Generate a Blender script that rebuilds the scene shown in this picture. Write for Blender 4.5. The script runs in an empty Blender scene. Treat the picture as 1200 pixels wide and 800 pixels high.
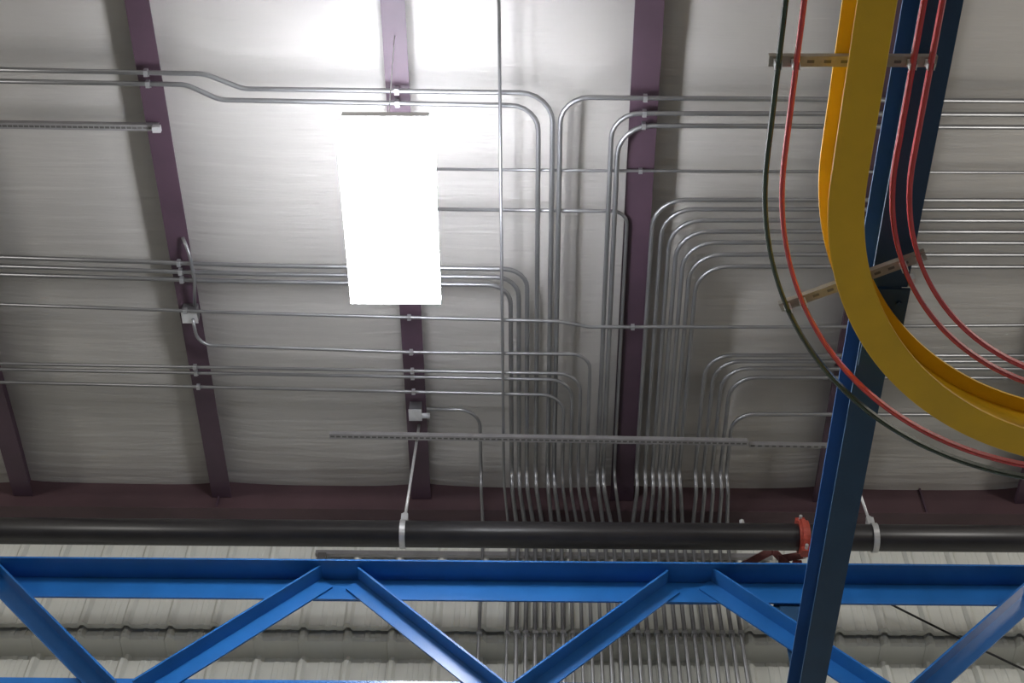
import bpy, bmesh, math, random
from math import sin, cos, pi, radians, sqrt
from mathutils import Vector, Matrix
from mathutils import noise as mnoise

S = bpy.context.scene
COL = S.collection
EYE = 1.6                                   # camera height above the floor

# ------------------------------------------------------------------ camera
FPX = 1670.0
TH, PSI, ROLL = radians(53.2), 0.0253, 0.0262
fw = Vector((-sin(PSI)*cos(TH), cos(PSI)*cos(TH), sin(TH)))
r0 = Vector((cos(PSI), sin(PSI), 0)); u0 = r0.cross(fw)
RT = r0*cos(ROLL) + u0*sin(ROLL); UP = u0*cos(ROLL) - r0*sin(ROLL)
cam_d = bpy.data.cameras.new('camera'); cam = bpy.data.objects.new('camera', cam_d); COL.objects.link(cam)
cam_d.sensor_width = 36.0; cam_d.lens = FPX/1200*36.0; cam_d.clip_start = 0.05; cam_d.clip_end = 200
m3 = Matrix((RT, UP, -fw)).transposed()
cam.matrix_world = Matrix.Translation((0, 0, EYE)) @ m3.to_4x4()
S.camera = cam

# ------------------------------------------------------------------ world, lights, exposure
S.view_settings.view_transform = 'Standard'; S.view_settings.look = 'None'
S.view_settings.gamma = 1.0; S.view_settings.use_curve_mapping = False
S.view_settings.exposure = 0.0
W = bpy.data.worlds.new('hall_air'); S.world = W; W.use_nodes = True
W.node_tree.nodes['Background'].inputs[0].default_value = (0.98, 0.97, 0.95, 1)
W.node_tree.nodes['Background'].inputs[1].default_value = 0.11

def area(name, loc, sx, sy, power, col=(1, 0.96, 0.9)):
    d = bpy.data.lights.new(name, 'AREA'); d.shape = 'RECTANGLE'; d.size = sx; d.size_y = sy
    d.energy = power; d.color = col
    o = bpy.data.objects.new(name, d); o.location = loc; COL.objects.link(o)
    return o
# the other high-bay lamps of the hall, on the same grid as the one in view: wrap-around diffusers plus top slots that shine up
def bulb(name, loc, power, radius=0.3, col=(1, 0.97, 0.92)):
    d = bpy.data.lights.new(name, 'POINT'); d.shadow_soft_size = radius; d.energy = power; d.color = col
    o = bpy.data.objects.new(name, d); o.location = loc; COL.objects.link(o)
for i, (x, y, p, q) in enumerate([(-6.8, 4.0, 145, 10), (5.3, 4.0, 145, 10), (-6.8, -3.0, 190, 16), (-0.77, -3.0, 190, 16), (5.3, -3.0, 190, 16)]):
    bulb('high_bay_lamp', (x, y, 8.1), p)
    area('high_bay_uplight', (x, y, 8.45), 0.43, 1.2, q).rotation_euler = (pi, 0, 0)

# ------------------------------------------------------------------ helpers
def ray(u, v): return fw + RT*((u-600)/FPX) + UP*((400-v)/FPX)
def az(u, v, z):                            # point of the photograph on the horizontal plane z
    d = ray(u, v); k = (z-EYE)/d.z; return Vector((d.x*k, d.y*k, z))
def ay(u, v, y):                            # ... on the vertical plane y
    d = ray(u, v); k = y/d.y; return Vector((d.x*k, y, EYE+d.z*k))

def tag(o, label=None, cat=None, group=None, kind=None):
    if label: o['label'] = label
    if cat: o['category'] = cat
    if group: o['group'] = group
    if kind: o['kind'] = kind
    return o
def empty(name, loc, label, cat, group=None):
    o = bpy.data.objects.new(name, None); o.empty_display_size = 0.1; COL.objects.link(o)
    o.location = loc; return tag(o, label, cat, group)
def place(name, me, parent=None, loc=None):
    o = bpy.data.objects.new(name, me); COL.objects.link(o)
    if parent is not None:
        o.parent = parent
        o.matrix_parent_inverse = Matrix.Identity(4)
        if loc is None: o.location = -Vector(parent.location)   # geometry is in world coordinates
        else: o.location = Vector(loc) - Vector(parent.location)
    elif loc is not None: o.location = loc
    return o
def build(name, bm, mat, parent=None, loc=None, smooth=False):
    bmesh.ops.recalc_face_normals(bm, faces=bm.faces)
    me = bpy.data.meshes.new(name); bm.to_mesh(me); bm.free()
    me.materials.append(mat)
    if smooth:
        for p in me.polygons: p.use_smooth = True
    return place(name, me, parent, loc)

def box(bm, x0, x1, y0, y1, z0, z1):
    vs = [bm.verts.new(p) for p in ((x0,y0,z0),(x1,y0,z0),(x1,y1,z0),(x0,y1,z0),(x0,y0,z1),(x1,y0,z1),(x1,y1,z1),(x0,y1,z1))]
    for f in ((0,1,2,3),(4,5,6,7),(0,1,5,4),(1,2,6,5),(2,3,7,6),(3,0,4,7)): bm.faces.new([vs[i] for i in f])
def bxm(*a):
    bm = bmesh.new(); box(bm, *a); return bm
def obox(bm, c, ax, ay_, az_):              # oriented box: centre and three half-axis vectors
    c = Vector(c); vs = []
    for sz in (-1, 1):
        for sx, sy in ((-1,-1),(1,-1),(1,1),(-1,1)): vs.append(bm.verts.new(c + ax*sx + ay_*sy + az_*sz))
    for f in ((0,1,2,3),(4,5,6,7),(0,1,5,4),(1,2,6,5),(2,3,7,6),(3,0,4,7)): bm.faces.new([vs[i] for i in f])
def bar(bm, a, b, w, h, up=Vector((0,0,1))):
    a, b = Vector(a), Vector(b); d = (b-a); L = d.length; d.normalize()
    s = d.cross(up).normalized(); t = s.cross(d)
    obox(bm, (a+b)/2, d*(L/2), s*(w/2), t*(h/2))
def fillet(P, R, n=6):
    P = [Vector(p) for p in P]; out = [P[0]]
    for i in range(1, len(P)-1):
        a, b, c = P[i-1], P[i], P[i+1]
        d1, d2 = (a-b), (c-b); l1, l2 = d1.length, d2.length; d1.normalize(); d2.normalize()
        ang = d1.angle(d2)
        if ang > pi-0.02: out.append(b); continue
        t = min(R/math.tan(ang/2), l1*0.48, l2*0.48)
        p, q = b+d1*t, b+d2*t
        rr = t*math.tan(ang/2)
        cen = b + (d1+d2).normalized()*(rr/sin(ang/2))
        v1, v2 = p-cen, q-cen
        tot = v1.angle(v2)
        for k in range(n+1):
            s = k/n
            out.append(cen + (v1*sin((1-s)*tot) + v2*sin(s*tot))/sin(tot) if tot > 1e-3 else p.lerp(q, s))
    out.append(P[-1]); return out
def tube(bm, P, r, n=8, cap=True):
    P = [Vector(p) for p in P]; rings = []; prev = None
    for i, p in enumerate(P):
        t = (P[min(i+1, len(P)-1)] - P[max(i-1, 0)]).normalized()
        if prev is None:
            ref = Vector((0,0,1)) if abs(t.z) < 0.9 else Vector((1,0,0)); x = t.cross(ref).normalized()
        else: x = (prev - t*prev.dot(t)).normalized()
        prev = x; y = t.cross(x)
        rr = r[i] if isinstance(r, (list, tuple)) else r
        rings.append([bm.verts.new(p + (x*cos(2*pi*k/n) + y*sin(2*pi*k/n))*rr) for k in range(n)])
    for a, b in zip(rings, rings[1:]):
        for k in range(n): bm.faces.new((a[k], a[(k+1)%n], b[(k+1)%n], b[k]))
    if cap: bm.faces.new(rings[0][::-1]); bm.faces.new(rings[-1])
def tubem(P, r, n=8):
    bm = bmesh.new(); tube(bm, P, r, n); return bm
def sweep(bm, path, sec):                   # sweep a closed section (offset to the right of travel, z) along a level path
    rings = []; N = len(path)
    for i, p in enumerate(path):
        t = (path[min(i+1, N-1)] - path[max(i-1, 0)]); t.z = 0; t.normalize(); s = Vector((t.y, -t.x, 0))
        rings.append([bm.verts.new(p + s*a + Vector((0,0,b))) for a, b in sec])
    m = len(sec)
    for a, b in zip(rings, rings[1:]):
        for k in range(m): bm.faces.new((a[k], a[(k+1)%m], b[(k+1)%m], b[k]))
    bm.faces.new(rings[0][::-1]); bm.faces.new(rings[-1])

# ------------------------------------------------------------------ materials
def mat(name, col, rough=0.5, metal=0.0, var=0.12, scale=6.0, bump=0.0, bscale=(60,60,60), coat=0.0, emit=None, spec=0.5):
    m = bpy.data.materials.new(name); m.use_nodes = True; nt = m.node_tree; b = nt.nodes['Principled BSDF']
    b.inputs['Roughness'].default_value = rough; b.inputs['Metallic'].default_value = metal
    b.inputs['Specular IOR Level'].default_value = spec; b.inputs['Coat Weight'].default_value = coat
    tc = nt.nodes.new('ShaderNodeTexCoord')
    n = nt.nodes.new('ShaderNodeTexNoise'); n.inputs['Scale'].default_value = scale; n.inputs['Detail'].default_value = 4
    nt.links.new(tc.outputs['Object'], n.inputs['Vector'])
    rp = nt.nodes.new('ShaderNodeValToRGB')
    rp.color_ramp.elements[0].position = 0.3; rp.color_ramp.elements[1].position = 0.7
    rp.color_ramp.elements[0].color = tuple(c*(1-var) for c in col)+(1,); rp.color_ramp.elements[1].color = tuple(min(1, c*(1+var)) for c in col)+(1,)
    nt.links.new(n.outputs['Fac'], rp.inputs['Fac']); nt.links.new(rp.outputs['Color'], b.inputs['Base Color'])
    if bump:
        mp = nt.nodes.new('ShaderNodeMapping'); mp.inputs['Scale'].default_value = bscale
        n2 = nt.nodes.new('ShaderNodeTexNoise'); n2.inputs['Scale'].default_value = 1.0; n2.inputs['Detail'].default_value = 3
        bp = nt.nodes.new('ShaderNodeBump'); bp.inputs['Strength'].default_value = bump; bp.inputs['Distance'].default_value = 0.02
        nt.links.new(tc.outputs['Object'], mp.inputs['Vector']); nt.links.new(mp.outputs['Vector'], n2.inputs['Vector'])
        nt.links.new(n2.outputs['Fac'], bp.inputs['Height']); nt.links.new(bp.outputs['Normal'], b.inputs['Normal'])
    if emit:
        b.inputs['Emission Color'].default_value = emit[0]+(1,); b.inputs['Emission Strength'].default_value = emit[1]
    return m
M = dict(
    insul = mat('white_vinyl_insulation', (0.445, 0.425, 0.395), 0.5, var=0.05, scale=1.5, bump=0.6, bscale=(1.3, 17, 5)),
    deck = mat('roof_deck', (0.4, 0.4, 0.4), 0.6),
    floor = mat('concrete_floor', (0.38, 0.375, 0.36), 0.45, var=0.15, scale=1.2),
    wall = mat('galvanised_wall_sheet', (0.72, 0.72, 0.66), 0.45, var=0.05, scale=2.5, bump=0.15, bscale=(9, 9, 2)),
    purlin = mat('red_oxide_purlin', (0.068, 0.038, 0.056), 0.5, var=0.15, scale=3),
    rafter = mat('dark_red_primer', (0.07, 0.037, 0.043), 0.55, var=0.2, scale=2),
    emt = mat('galvanised_conduit', (0.30, 0.30, 0.305), 0.42, metal=0.85, var=0.1, scale=4),
    emt_dark = mat('weathered_conduit', (0.24, 0.24, 0.23), 0.4, metal=0.5, var=0.1, scale=4),
    zinc = mat('bright_zinc', (0.62, 0.62, 0.62), 0.3, metal=0.4, var=0.08, scale=20),
    clip = mat('conduit_strap_steel', (0.42, 0.42, 0.43), 0.38, metal=0.7, var=0.1, scale=20),
    strut = mat('galvanised_strut', (0.30, 0.29, 0.29), 0.45, metal=0.4, var=0.1, scale=12),
    hole = mat('slot_shadow_steel', (0.10, 0.095, 0.09), 0.6),
    pipe = mat('black_steel_pipe', (0.024, 0.022, 0.024), 0.36, var=0.2, scale=5, spec=0.5),
    coupling = mat('orange_red_coupling', (0.45, 0.075, 0.05), 0.45, var=0.15, scale=20),
    brace = mat('dark_red_brace', (0.16, 0.05, 0.045), 0.5, var=0.2, scale=20),
    blue = mat('blue_gloss_paint', (0.018, 0.125, 0.38), 0.24, var=0.12, scale=4, spec=0.6),
    shaded_navy = mat('shaded_navy_paint', (0.020, 0.060, 0.125), 0.45, var=0.12, scale=4, spec=0.3),  # truss blue dulled; the beam's weaker light is put into the colour
    shaded_blue = mat('shaded_beam_paint', (0.025, 0.085, 0.22), 0.38, var=0.12, scale=4),  # same blue paint, darkened here for the lower light on the beam
    yellow = mat('safety_yellow_paint', (0.74, 0.45, 0.012), 0.4, var=0.07, scale=5),
    red = mat('red_bar_jacket', (0.55, 0.06, 0.07), 0.25, var=0.1, scale=8, spec=0.7),
    green = mat('dark_green_bar_jacket', (0.022, 0.045, 0.03), 0.25, var=0.2, scale=8, spec=0.7),
    brack = mat('dull_bracket_steel', (0.30, 0.28, 0.24), 0.45, metal=0.3, var=0.15, scale=25),
    black = mat('black_cable_jacket', (0.015, 0.015, 0.014), 0.5),
    fixture = mat('white_fixture_enamel', (0.75, 0.75, 0.75), 0.4, var=0.03),
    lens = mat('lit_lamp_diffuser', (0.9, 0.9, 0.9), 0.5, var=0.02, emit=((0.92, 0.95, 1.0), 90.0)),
    uplens = mat('lit_uplight_slot', (0.9, 0.9, 0.9), 0.5, var=0.02, emit=((0.86, 0.89, 1.0), 66.0)),
)

# ------------------------------------------------------------------ setting: floor, ceiling, back wall
ZP = 9.40            # underside of the purlins
YB = 7.31            # front face of the end rafter
YW = 7.60            # back wall sheet
PX = [-0.831 + 1.493*k for k in range(-2, 4)]
tag(build('floor', bxm(-16, 16, -14, 8.0, -0.1, 0.0), M['floor']), 'grey concrete floor', kind='structure')
ceil = tag(build('ceiling', bxm(-9.5, 10, -8, 8.0, 9.74, 9.80), M['deck']), kind='structure')
rnd = random.Random(4)
def blanket(x0, x1, seed):
    bm = bmesh.new(); nx, ny = 16, 110; y0, y1 = -7.5, 7.55; g = []
    off = Vector((seed*7.3, seed*3.1, 0))
    for j in range(ny+1):
        y = y0+(y1-y0)*j/ny; row = []
        for i in range(nx+1):
            s = i/nx; x = x0+(x1-x0)*s
            prof = (1-(2*s-1)**4)                       # pillow section, pinched at the purlins
            sag = 0.05*prof
            w = mnoise.noise(Vector((x*0.9, y*5.5, 0))+off)*0.010 + mnoise.noise(Vector((x*0.5, y*1.6, 3))+off)*0.018
            d = (y+ (0.35 if s > .5 else -0.35)*(s-.5)*2)   # puckers running off the purlins
            w += 0.010*math.sin(d*23+seed)*max(0, abs(2*s-1)-.45)*max(0, min(1, (y-5.0)/1.5))
            endl = max(0.0, (y-6.6)/0.9)
            row.append(bm.verts.new((x, y, 9.60 - sag*(1-0.5*endl) + w*prof - 0.03*endl**2)))
        g.append(row)
    for j in range(ny):
        for i in range(nx): bm.faces.new((g[j][i], g[j][i+1], g[j+1][i+1], g[j+1][i]))
    return bm
BX_ = [PX[0]-1.493*3] + [PX[0]-1.493*2, PX[0]-1.493] + PX + [PX[-1]+1.493, PX[-1]+1.493*2, PX[-1]+1.493*3]
for k in range(len(BX_)-1):
    build('insulation_blanket', blanket(BX_[k]+0.005, BX_[k+1]-0.005, k), M['insul'], ceil, smooth=True)

wall = tag(build('wall_back', bxm(-7, 8, 7.88, 7.95, 0.0, 9.74), M['wall']), kind='structure')
PITCH, RX0 = 0.313, -3.171
def panel_mesh(name, prof):
    # one pan of ribbed sheet between two ribs; prof = [(z, y)] from top to bottom; x from 0 to PITCH
    bm = bmesh.new(); sx = [(-0.034, 0), (-0.012, -0.032), (0.012, -0.032), (0.034, 0), (0.115, 0), (0.122, -0.006), (0.152, -0.006), (0.159, 0),
                            (0.19, 0), (0.197, -0.006), (0.227, -0.006), (0.234, 0), (PITCH-0.036, 0)]
    g = [[bm.verts.new((a, y+b, z)) for a, b in sx] for z, y in prof]
    for r1, r2 in zip(g, g[1:]):
        for i in range(len(sx)-1): bm.faces.new((r1[i], r1[i+1], r2[i+1], r2[i]))
    me = bpy.data.meshes.new(name); bmesh.ops.recalc_face_normals(bm, faces=bm.faces); bm.to_mesh(me); bm.free(); me.materials.append(M['wall']); return me
pm_up = panel_mesh('upper_wall_panel', [(9.70, YW), (8.41, YW), (8.395, YW-0.012), (8.395, YW+0.03)])
pm_lo = panel_mesh('lower_wall_panel', [(8.47, YW+0.062), (8.392, YW+0.062), (8.378, YW+0.045), (8.335, YW+0.04), (8.315, YW+0.055), (8.300, YW+0.22), (8.24, YW+0.235), (8.215, YW+0.16), (8.15, YW+0.15), (7.0, YW+0.15), (0.02, YW+0.15)])
for i in range(-9, 32):
    x = RX0 + PITCH*i
    place('upper_wall_panel', pm_up, wall, (x, 0, 0)); place('lower_wall_panel', pm_lo, wall, (x, 0, 0))

# ------------------------------------------------------------------ purlins and end rafter
plab = {-3: 'dark red roof purlin at the left edge of the photo', -2: 'dark red roof purlin left of the lamp with a junction box on it',
        -1: 'red roof purlin directly above the bright lamp', 0: 'dark purple-red roof purlin right of the lamp, between the conduit nests',
        1: 'dark roof purlin seen alongside the long blue beam', 2: 'dark roof purlin ending at the right edge behind the yellow track'}
for k, x in enumerate(PX):
    p = empty('roof_purlin', (x, 0, ZP), plab[k-3], 'purlin', 'roof purlins')
    w = 0.085 if k == 3 else 0.072
    bm = bmesh.new(); box(bm, x-w, x+w, -7.4, YB-0.005, ZP, ZP+0.012)
    build('bottom_flange', bm, M['purlin'], p)
    bm = bmesh.new(); box(bm, x-0.006, x+0.006, -7.4, YB-0.005, ZP+0.0125, 9.735); build('web', bm, M['purlin'], p)
    bm = bmesh.new()
    box(bm, x-w, x-w+0.006, -7.4, YB-0.005, ZP+0.0125, ZP+0.035); build('lip', bm, M['purlin'], p)

rf = empty('end_rafter', (0.5, YB, 9.27), 'dark red steel end rafter running along the top of the wall under the ceiling', 'beam')
build('web', bxm(-6.8, 7.8, YB+0.0, YB+0.012, 9.285, 9.70), M['rafter'], rf)
build('bottom_flange', bxm(-6.8, 7.8, YB-0.02, YW-0.06, 9.27, 9.284), M['rafter'], rf)
for x in (-2.345, 2.9):
    build('stiffener', bxm(x-0.006, x+0.006, YB-0.02, YB-0.001, 9.285, 9.6), M['purlin'], rf)

# ------------------------------------------------------------------ conduits
strap_cache = {}
def strap_mesh(r, axis):
    key = (round(r, 4), axis)
    if key not in strap_cache:
        bm = bmesh.new(); a = r+0.004
        if axis == 'x':
            box(bm, -0.012, 0.012, -a, a, -a, a); box(bm, -0.012, 0.012, a, a+0.014, a-0.006, a); 
        else:
            box(bm, -a, a, -a, a, -0.014, 0.014); box(bm, a, a+0.012, a-0.006, a, -0.014, 0.014)
        bmesh.ops.recalc_face_normals(bm, faces=bm.faces)
        me = bpy.data.meshes.new('strap'); bm.to_mesh(me); bm.free(); me.materials.append(M['clip']); strap_cache[key] = me
    return strap_cache[key]
def conduit(P, r, label, R=0.17, material='emt', wallstrap=None, group='galvanised conduits on the ceiling'):
    o = build('conduit', tubem(fillet(P, R), r), M[material], smooth=True)
    tag(o, label, 'conduit', group)
    for a, b in zip(P, P[1:]):
        if abs(b.y-a.y) > abs(b.x-a.x) or abs(a.z-b.z) > 0.05: continue
        for x in PX:
            if (a.x-x)*(b.x-x) < 0:
                t = (x-a.x)/(b.x-a.x); q = a.lerp(b, t); place('strap', strap_mesh(r, 'x'), o, q)
    if wallstrap: place('strap', strap_mesh(r, 'z'), o, wallstrap)
    return o
YC = 7.49                                   # conduits stand off the wall sheet
wall_px = [595 + 10.7*i for i in range(26)]
ZK = 9.215
def drop(P, z, iw, xw=None):
    """from the last ceiling point run along +y to the wall, kick down, slant sideways under the rafter and turn down the wall"""
    x = P[-1].x
    a = az(600, 552, z); b = az(600, 571, ZK)
    Q = P + [Vector((x, a.y, z)), Vector((x+0.004, b.y, ZK))]
    u = wall_px[iw] if xw is None else xw
    w = ay(u, 703, YC)
    Q += [Vector((w.x, YC, ZK)), Vector((w.x, YC, 5.2))]
    return Q, Vector((w.x, YC, ay(u, 742, YC).z))
RC = 0.0155
def run(px, z): return [az(u, v, z) for u, v in px]
ends = []
def L(px, z, label, iw=None, r=RC, R=0.17, xw=None):
    P = run(px, z); ws = None
    if iw is not None or xw is not None: P, ws = drop(P, z, iw, xw)
    return conduit(P, r, label, R, wallstrap=ws)

Z1, Z2, Z3, Z4 = 9.34, 9.378, 9.295, 9.25
# one straight thin conduit running the full depth of the view
P, ws = drop([az(584, -60, Z4)], Z4, 0); conduit(P, 0.010, 'thin straight conduit running from top edge to wall just right of the lamp', wallstrap=ws)
# three from the left, level with the lower end of the lamp
for i, (xl, y0, y1, y2) in enumerate([(597, 322, 330, 334), (606.5, 312, 321, 325), (616.5, 301, 311, 315.5)]):
    L([(-160, y0-5), (300, y1), (xl+1.3, y2)], Z1, ['lowest of the three left-hand conduits level with the lamp end',
       'middle of the three left-hand conduits level with the lamp end', 'highest of the three left-hand conduits level with the lamp end'][i], 1+i, R=0.15)
L([(-160, 92), (218, 99), (258, 117), (631, 124)], Z1, 'lower conduit of the upper left pair with offset bends', 4)
L([(-160, 78), (240, 86.5), (285, 104), (648, 109)], Z1, 'upper conduit of the upper left pair with offset bends', 5, R=0.2)
L([(1400, 120), (657, 114)], Z1, 'top right conduit, bending down left of the dark middle purlin', 6)
for i, (xl, y0, y1) in enumerate([(661, 449, 463), (671, 434.5, 445), (681, 428, 438)]):
    L([(-160, y0-5), (xl, y1)], Z3, ['lowest of the three long left-hand conduits nearest the wall', 'middle of the three long left-hand conduits nearest the wall', 'highest of the three long left-hand conduits nearest the wall'][i], 7+i, r=0.012, R=0.16)
L([(226, 374), (232, 404), (480, 412.5), (692, 415)], Z3, 'thin conduit curving out below the box on the left purlin, then crossing right', 10, r=0.012, R=0.13)
L([(1400, 135), (717.5, 132.5)], Z1, 'second conduit from the top on the right, bending down beside the middle purlin', 11)
L([(1400, 150), (725, 147)], Z1, 'third conduit from the top on the right, bending across the middle purlin', 12, R=0.2)
L([(505, 245), (735.5, 247.5)], Z2, 'short cross conduit right of the lamp, turning down along the middle purlin', 13, r=0.012, R=0.1)
L([(505, 198), (720, 200), (1400, 203)], Z2, 'thin straight cross conduit beside the lamp, with no bend', r=0.010)
L([(-160, 351), (300, 367), (655, 376.5), (690, 383), (960, 383), (1400, 379)], Z3, 'thin conduit crossing the whole ceiling with one small offset by the middle purlin', r=0.012, R=0.2)
A = [(748, 234), (758, 245), (767, 258), (775, 271), (783, 284), (791, 298), (799, 312)]
ordn = ['outermost', 'second', 'third', 'fourth', 'fifth', 'sixth', 'innermost']
for i, (xb, h) in enumerate(A):
    xc = 612+(xb-612)*(2630-h)/(2630-517)
    L([(1400, h+1), (xc, h)], Z1, ordn[i]+' bend of the large nest of seven conduits right of the middle purlin', 14+i, r=0.0145, R=0.2)
for i, (xb, h) in enumerate([(818, 416), (828, 423), (838, 431.5), (848, 442)]):
    xc = 612+(xb-612)*(2630-h)/(2630-517)
    L([(1400, h+1), (xc, h)], Z1, ['outermost', 'second', 'third', 'innermost'][i]+' bend of the small nest of four conduits left of the blue beam', 21+i, r=0.0145, R=0.18)
L([(1400, 487), (859, 485)], Z1, 'lone lowest right-hand conduit bending down left of the blue beam', 25, r=0.0145, R=0.15)
L([(500, 479), (562, 480.5)], Z1, 'conduit leaving the box on the lamp purlin and dropping to the wall by itself', xw=563, r=0.012, R=0.15)

# flexible conduit on the left purlin and the two junction boxes
c = az(223, 368, 9.345)
jb = empty('junction_box', (c.x, c.y, 9.345), 'grey junction box on the left purlin with a conduit above and below', 'junction box', 'junction boxes')
build('body', bxm(c.x-0.05, c.x+0.05, c.y-0.05, c.y+0.05, 9.32, 9.398), M['emt'], jb)
build('cover', bxm(c.x-0.053, c.x+0.053, c.y-0.053, c.y+0.053, 9.314, 9.3195), M['zinc'], jb)
conduit([az(214, 278, 9.375), az(222, 297, 9.31), az(228, 330, 9.30), az(228, 358, 9.35)], 0.012, 'short curved conduit running along the left purlin into its junction box', R=0.2, group='galvanised conduits on the ceiling')
c2 = az(487, 483, 9.34)
jb = empty('junction_box', (c2.x, c2.y, 9.34), 'grey junction box on the purlin below the lamp, beside the hanger rod', 'junction box', 'junction boxes')
build('body', bxm(c2.x-0.043, c2.x+0.043, c2.y-0.05, c2.y+0.045, 9.31, 9.398), M['emt'], jb)
build('cover', bxm(c2.x-0.046, c2.x+0.046, c2.y-0.053, c2.y+0.048, 9.304, 9.3095), M['zinc'], jb)
build('knockout_connector', tubem([Vector((c2.x+0.043, c2.y+0.03, 9.34)), Vector((c2.x+0.10, c2.y+0.03, 9.34))], 0.02), M['zinc'], jb)

# slotted strut channels
def strut_channel(a, b, label, n_slots, y_h=0.041, slot=True):
    a, b = Vector(a), Vector(b); d = (b-a).normalized(); s = Vector((0, 0, 1)).cross(d).normalized()
    o = empty('strut_channel', a.lerp(b, .5), label, 'strut channel', 'slotted strut channels')
    bm = bmesh.new(); mid = (a+b)/2; H = (b-a)/2; h = y_h/2
    obox(bm, mid, H, s*h, Vector((0,0,0.002)))
    for q in (-1, 1): obox(bm, mid+s*(h-0.002)*q+Vector((0,0,0.018)), H, s*0.002, Vector((0,0,0.0155)))
    build('channel', bm, M['strut'], o)
    if slot:
        bm = bmesh.new()
        for k in range(n_slots):
            p = a.lerp(b, (k+0.5)/n_slots); obox(bm, p+Vector((0,0,-0.0021)), d*0.014, s*0.007, Vector((0,0,0.0008)))
        tag(build('slot_row', bm, M['hole'], o), kind='stuff')
    return o
sc = strut_channel(az(-80, 146, 9.36), az(186, 150, 9.36), 'slotted strut channel at upper left ending on the left purlin', 42)
e = az(184, 150, 9.35)
build('end_clamp', bxm(e.x-0.025, e.x+0.025, e.y-0.02, e.y+0.02, 9.325, 9.358), M['zinc'], sc)
strut_channel(az(386, 511, 9.19), az(876, 519.5, 9.19), 'long slotted strut channel under the conduits near the wall', 70)
strut_channel(az(878, 522, 9.22), az(1010, 524, 9.22), 'short strut piece between the small conduit nest and the blue beam', 16, 0.022)
w0, w1 = ay(370, 648, 7.55), ay(905, 651, 7.55)
ws = empty('wall_strut', (w0+w1)/2, 'horizontal strut on the wall behind the conduits, just under the black pipe', 'strut channel', 'slotted strut channels')
build('channel', bxm(w0.x, w1.x, 7.535, 7.565, w0.z-0.02, w0.z+0.02), M['strut'], ws)
wb = ay(377, 656, 7.55); build('end_bracket', bxm(wb.x-0.03, wb.x+0.03, 7.52, 7.565, wb.z-0.03, w0.z-0.021), M['hole'], ws)

# ------------------------------------------------------------------ black sprinkler pipe, hangers, coupling
YPP = 6.58; PR = 0.088; PZ = ay(600, 626.5, YPP).z
pp = empty('sprinkler_pipe', (0, YPP, PZ), 'long black steel pipe hung below the end rafter across the whole view', 'pipe')
build('pipe', tubem([Vector((-6.5, YPP, PZ)), Vector((7.5, YPP, PZ))], PR, 28), M['pipe'], pp, smooth=True)
cx = ay(940, 626, YPP).x
def ring(bm, x0, x1, r0_, r1_, n=28):
    rings = [[bm.verts.new((x, YPP+cos(2*pi*k/n)*r, PZ+sin(2*pi*k/n)*r)) for k in range(n)] for x, r in ((x0, r0_), (x0, r1_), (x1, r1_), (x1, r0_))]
    for a, b in zip(rings, rings[1:]+rings[:1]):
        for k in range(n): bm.faces.new((a[k], a[(k+1)%n], b[(k+1)%n], b[k]))
bm = bmesh.new(); ring(bm, cx-0.032, cx+0.032, PR+0.001, PR+0.022); ring(bm, cx-0.014, cx+0.014, PR+0.0225, PR+0.030)
cp = build('grooved_coupling', bm, M['coupling'], pp)
for sgn in (-1, 1):
    bm = bmesh.new(); box(bm, cx-0.03, cx+0.03, YPP-0.03, YPP+0.03, PZ+sgn*(PR+0.045)-0.018, PZ+sgn*(PR+0.045)+0.018); build('bolt_pad', bm, M['coupling'], cp, (0,0,0)).location = (0,0,0)
    bm = tubem([Vector((cx, YPP-0.065, PZ+sgn*(PR+0.045))), Vector((cx, YPP+0.05, PZ+sgn*(PR+0.045)))], 0.011); build('bolt', bm, M['zinc'], cp).location = (0,0,0)
def hanger(x, xtop, label, ztop):
    h = empty('pipe_hanger', (x, YPP, PZ), label, 'pipe hanger', 'pipe hangers')
    bm = bmesh.new(); ring(bm, x-0.018, x+0.018, PR+0.001, PR+0.009); build('clevis', bm, M['zinc'], h)
    bm = bmesh.new(); box(bm, x-0.022, x+0.022, YPP-0.03, YPP+0.03, PZ+PR+0.008, PZ+PR+0.075); build('yoke', bm, M['zinc'], h)
    build('rod', tubem([Vector((x, YPP, PZ+PR+0.06)), Vector((xtop, YPP, ztop))], 0.010), M['zinc'], h, smooth=True)
    build('nut', tubem([Vector((x, YPP, PZ+PR+0.075)), Vector((x, YPP, PZ+PR+0.10))], 0.02, 6), M['zinc'], h)
hanger(ay(473, 620, YPP).x, ay(473, 620, YPP).x+0.03, 'bright zinc pipe hanger with rod from the purlin below the lamp', ZP)
hanger(ay(1022, 622, YPP).x, ay(1022, 622, YPP).x-0.06, 'zinc pipe hanger right of the blue beam', 9.54)
b0 = ay(868, 606, YPP)
tag(build('pipe_bolt', tubem([Vector((b0.x, YPP-0.01, PZ+PR+0.001)), Vector((b0.x, YPP-0.01, PZ+PR+0.05))], 0.017, 6), M['zinc']), 'small zinc fitting standing on top of the black pipe left of the red coupling', 'pipe fitting')
# sway brace below the pipe, left of the coupling
sb = empty('sway_brace', ay(905, 650, 6.86), 'dark red angled brace under the black pipe beside the red coupling', 'pipe brace')
for n_, (p, q, w) in enumerate([((868, 664), (908, 643), .05), ((903, 642), (925, 664), .045), ((912, 655), (942, 650), .05)]):
    bm = bmesh.new(); bar(bm, ay(*p, 6.86), ay(*q, 6.86), 0.02, w, Vector((0, -1, 1))); build('brace_arm', bm, M['brace'], sb)
bq = ay(935, 656, 6.86)
build('brace_clamp', bxm(bq.x-0.03, bq.x+0.03, 6.88, 6.95, bq.z-0.03, bq.z+0.02), M['coupling'], sb)

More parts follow.
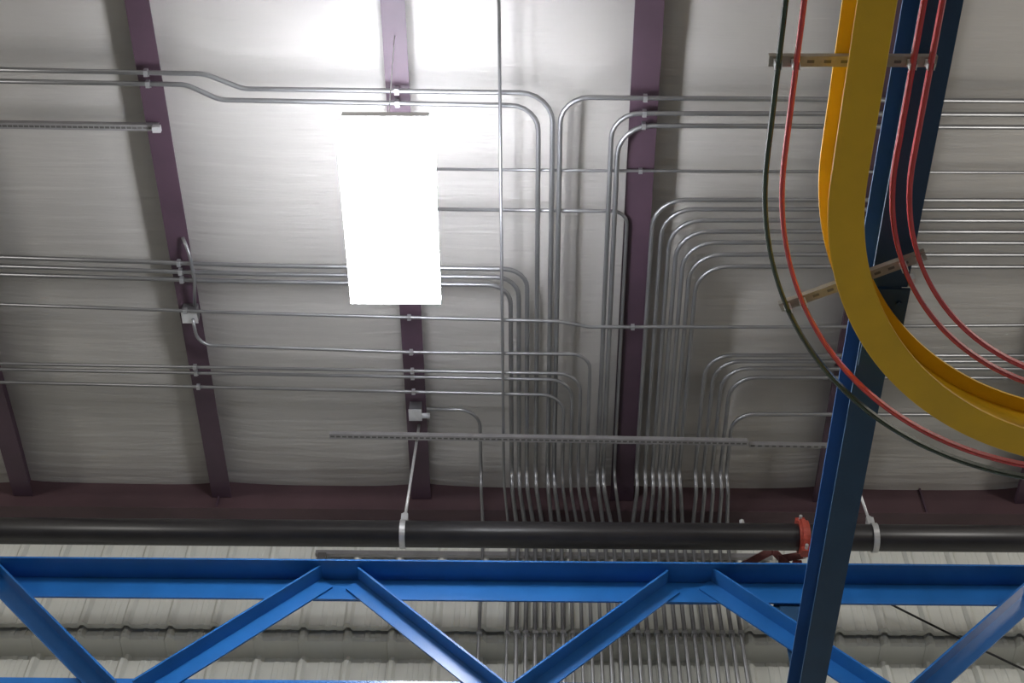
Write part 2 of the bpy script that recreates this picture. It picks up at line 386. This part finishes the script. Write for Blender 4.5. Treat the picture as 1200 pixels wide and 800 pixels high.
# ------------------------------------------------------------------ blue truss
YT = 6.27
za = ay(600, 680.5, YT).z; zb = ay(600, 703.5, YT).z; zc = ay(600, 799, YT).z
yf = (za-EYE)/((ay(600, 658.5, YT).z-EYE)/YT)
tr = empty('roof_truss', (0, YT, zb), 'blue steel truss with zigzag diagonals crossing the bottom of the view', 'truss')
bm = bmesh.new(); box(bm, -4.6, 5.2, YT, YT+0.012, zb, za); box(bm, -4.6, 5.2, yf, YT+0.012, za+0.0005, za+0.013); build('top_chord', bm, M['blue'], tr)
zbot = 6.715
bm = bmesh.new(); box(bm, -4.6, 5.2, YT, YT+0.012, zbot+0.012, zc); box(bm, -4.6, 5.2, YT, YT+0.15, zbot, zbot+0.0115); build('bottom_chord', bm, M['blue'], tr)
def diagonal(p, q):
    a, b = ay(*p, YT-0.008), ay(*q, YT-0.008)
    t = (zbot-0.04-a.z)/(b.z-a.z); b = a.lerp(b, t)
    d = (b-a).normalized(); n = Vector((-d.z, 0, d.x)); n = n if n.z > 0 else -n
    w = 0.052; bm = bmesh.new(); mid = (a+b)/2; H = (b-a)/2
    obox(bm, mid - n*0.005, H, n*w, Vector((0, 0.006, 0)))                       # leg in the plane of the truss
    obox(bm, mid + n*(w-0.006) + Vector((0, -0.058, 0)), H, n*0.006, Vector((0, 0.052, 0)))  # outstanding leg on the upper edge
    return build('diagonal', bm, M['blue'], tr)
for p, q in [((-8, 677), (113, 800)), ((383, 682), (193, 800)), ((414, 684), (560, 800)), ((788, 688), (636, 800)), ((826, 684), (1002, 800)), ((1205, 703), (1096, 800)),
             ((-30, 680), (-200, 800)), ((1240, 688), (1420, 800))]: diagonal(p, q)
for u in (398, 807, 1222, -19):
    g = ay(u, 700, YT); bm = bmesh.new()
    box(bm, g.x-0.16, g.x+0.16, YT+0.0125, YT+0.022, zb+0.002, za-0.01); build('gusset_plate', bm, M['blue'], tr)
h0, h1 = ay(906, 705, YT+0.04), ay(945, 737, YT+0.04)
bm = bmesh.new(); box(bm, h0.x, h1.x, YT+0.03, YT+0.06, h1.z, zb+0.03); box(bm, h0.x+.03, h1.x, YT+0.0225, YT+0.03, zbot, zb+0.02); build('hanger_plate', bm, M['shaded_navy'], tr)

# ------------------------------------------------------------------ long blue runway beam
BX, BZ0, BZ1 = 1.458, 6.45, 6.70
rb = empty('runway_beam', (BX, 3.0, BZ0), 'long dark blue I-beam running overhead on the right, passing behind the yellow track', 'beam')
YS = az(1064, 337, BZ0).y; YE = 6.36
build('top_flange', bxm(BX-0.075, BX+0.075, -4.0, YE, BZ1-0.012, BZ1), M['shaded_blue'], rb)
build('web', bxm(BX-0.005, BX+0.005, -4.0, YE, BZ0+0.0125, BZ1-0.0125), M['shaded_blue'], rb)
build('bottom_flange', bxm(BX-0.075, BX+0.077, -4.0, YS-0.003, BZ0, BZ0+0.012), M['shaded_navy'], rb)
build('bottom_flange', bxm(BX-0.075, BX+0.056, YS+0.003, YE+0.25, BZ0, BZ0+0.012), M['shaded_navy'], rb)
build('splice_plate', bxm(BX-0.07, BX+0.088, YS, YS+0.4, BZ0-0.012, BZ0-0.0005), M['shaded_navy'], rb)
for sx in (-0.04, 0.05):
    for k in range(3):
        p = Vector((BX+sx, YS+0.07+k*0.13, BZ0-0.012)); build('bolt', tubem([p, p-Vector((0,0,0.012))], 0.013, 6), M['shaded_navy'], rb)
build('end_plate', bxm(BX-0.075, BX+0.056, YE+0.002, YE+0.012, BZ0+0.0125, BZ1), M['shaded_navy'], rb)
sp = az(1062, 333, BZ0-0.01); build('clip', bxm(BX+0.0775, BX+0.10, YS-0.05, YS-0.01, BZ0-0.01, BZ0+0.03), M['zinc'], rb)

# ------------------------------------------------------------------ yellow curved monorail and its conductor bars
CX, CY = 2.52, 2.68
def arc_path(rad, z, y_start=-3.0, x_end=6.0):
    P = [Vector((CX-rad, y_start + (CY-y_start)*k/12, z)) for k in range(12)]
    n = 44
    for k in range(n+1):
        a = pi - (pi/2)*k/n; P.append(Vector((CX+rad*cos(a), CY+rad*sin(a), z)))
    P += [Vector((CX + (x_end-CX)*k/8, CY+rad, z)) for k in range(1, 9)]
    return P
YZ0, YZ1, RY = 6.20, 6.437, 1.355
yb = empty('monorail_track', (CX-RY, 2.0, YZ0), 'yellow curved I-beam monorail track sweeping from top to right edge', 'track')
def rect(a0, a1, b0, b1): return [(a0, b0), (a1, b0), (a1, b1), (a0, b1)]
path = arc_path(RY, YZ0)
bm = bmesh.new(); sweep(bm, path, [(-0.068, 0.002), (-0.065, 0), (0.065, 0), (0.068, 0.002), (0.068, 0.012), (-0.068, 0.012)]); build('bottom_flange', bm, M['yellow'], yb)
bm = bmesh.new(); sweep(bm, path, rect(-0.005, 0.005, 0.0125, YZ1-YZ0-0.0125)); build('web', bm, M['yellow'], yb)
bm = bmesh.new(); sweep(bm, path, rect(-0.068, 0.068, YZ1-YZ0-0.012, YZ1-YZ0)); build('top_flange', bm, M['yellow'], yb)
ZB = 6.35
for rad, m_, lab in ((1.640, 'green', 'dark green conductor bar, outermost along the yellow track'), (1.575, 'red', 'red conductor bar just outside the yellow track, beside the dark green one'),
                     (1.155, 'red', 'red conductor bar just inside the curve of the yellow track'), (1.090, 'red', 'innermost red conductor bar of the curve, farthest right')):
    P = arc_path(rad, ZB)
    bm = bmesh.new(); sweep(bm, P, [(-0.009, -0.012), (-0.004, -0.016), (0.004, -0.016), (0.009, -0.012), (0.009, 0.012), (0.004, 0.015), (-0.004, 0.015), (-0.009, 0.012)])
    tag(build('conductor_bar', bm, M[m_], smooth=False), lab, 'conductor bar', 'conductor bars')
def bracket(cpos, radial, label, lo, hi):
    o = empty('bar_bracket', cpos, label, 'bracket', 'conductor bar brackets')
    t = Vector((-radial.y, radial.x, 0)); zc_ = ZB+0.032; up = Vector((0,0,1))
    for name, s0, s1 in (('outer_arm', lo, -0.010), ('inner_arm', 0.010, hi)):
        a, b = Vector(cpos)+radial*s0, Vector(cpos)+radial*s1; a.z = b.z = zc_; mid = (a+b)/2
        bm = bmesh.new(); obox(bm, mid, (b-a)/2, t*0.021, up*0.0025)
        obox(bm, mid+t*0.019+up*0.012, (b-a)/2, t*0.002, up*0.0095); obox(bm, mid-t*0.019+up*0.012, (b-a)/2, t*0.002, up*0.0095)
        build(name, bm, M['brack'], o)
        bm = bmesh.new(); n = 5
        for k in range(n):
            p = a.lerp(b, (k+0.5)/n); obox(bm, p-up*0.0030, (b-a).normalized()*0.013, t*0.006, up*0.0004)
        build('slot', bm, M['hole'], o)
    for s in (-0.285, -0.22, 0.20, 0.265):
        p = Vector(cpos)+radial*s; p.z = ZB
        bm = bmesh.new(); obox(bm, p+up*0.022, radial*0.014, t*0.012, up*0.0065); obox(bm, p+radial*0.0115, radial*0.0018, t*0.012, up*0.016); obox(bm, p-radial*0.0115, radial*0.0018, t*0.012, up*0.016)
        build('bar_clip', bm, M['zinc'], o)
y_b1 = az(948, 72, ZB+0.03).y
bracket((CX-RY, y_b1, ZB), Vector((1, 0, 0)), 'slotted steel bracket across the straight top part of the yellow track', -0.315, 0.295)
pm = az(1000, 330, ZB+0.03); ang = math.atan2(pm.y-CY, pm.x-CX)
bracket((CX+RY*cos(ang), CY+RY*sin(ang), ZB), Vector((-cos(ang), -sin(ang), 0)), 'tilted slotted bracket across the curved part of the yellow track', -0.315, 0.295)

# ------------------------------------------------------------------ black cable on the wall at lower right
c0, c1 = ay(1015, 693, 7.50), ay(1290, 826, 7.50)
Pc = [c0.lerp(c1, k/10) + Vector((0, 0, -0.02*sin(pi*k/10))) for k in range(11)]
tag(build('wall_cable', tubem(Pc, 0.008, 6), M['black'], smooth=True), 'thin black cable slanting down across the wall at lower right', 'cable')

# ------------------------------------------------------------------ the high-bay lamp
LX, LY, LZ = -0.772, 4.04, 8.15
lp = empty('high_bay_light', (LX, LY, LZ), 'bright white rectangular high-bay lamp hung under the ceiling', 'lamp')
build('housing', bxm(LX-0.215, LX+0.215, LY-0.56, LY+0.56, LZ+0.001, LZ+0.05), M['fixture'], lp)
build('diffuser', bxm(LX-0.25, LX+0.25, LY-0.555, LY+0.555, LZ-0.06, LZ+0.0005), M['lens'], lp)  # made deep to light the wall, and overwide to stand in for bloom
for s in (-1, 1):
    build('end_cap', bxm(LX-0.225, LX+0.225, LY+s*0.5625-(0 if s > 0 else 0.018), LY+s*0.5625+(0.018 if s > 0 else 0), LZ+0.002, LZ+0.048), M['fixture'], lp)
    build('uplight', bxm(LX+s*0.14-0.05, LX+s*0.14+0.05, LY-0.52, LY+0.52, LZ+0.0505, LZ+0.06), M['uplens'], lp)
build('ballast_cover', bxm(LX-0.07, LX+0.07, LY-0.52, LY+0.52, LZ+0.0505, LZ+0.09), M['fixture'], lp)
for s in (-1, 1):
    bm = bmesh.new(); y = LY+s*0.45
    tube(bm, [Vector((LX, y, LZ+0.09)), Vector((PX[2], y, ZP-0.001))], 0.003, 6)
    build('suspension_cable', bm, M['zinc'], lp)
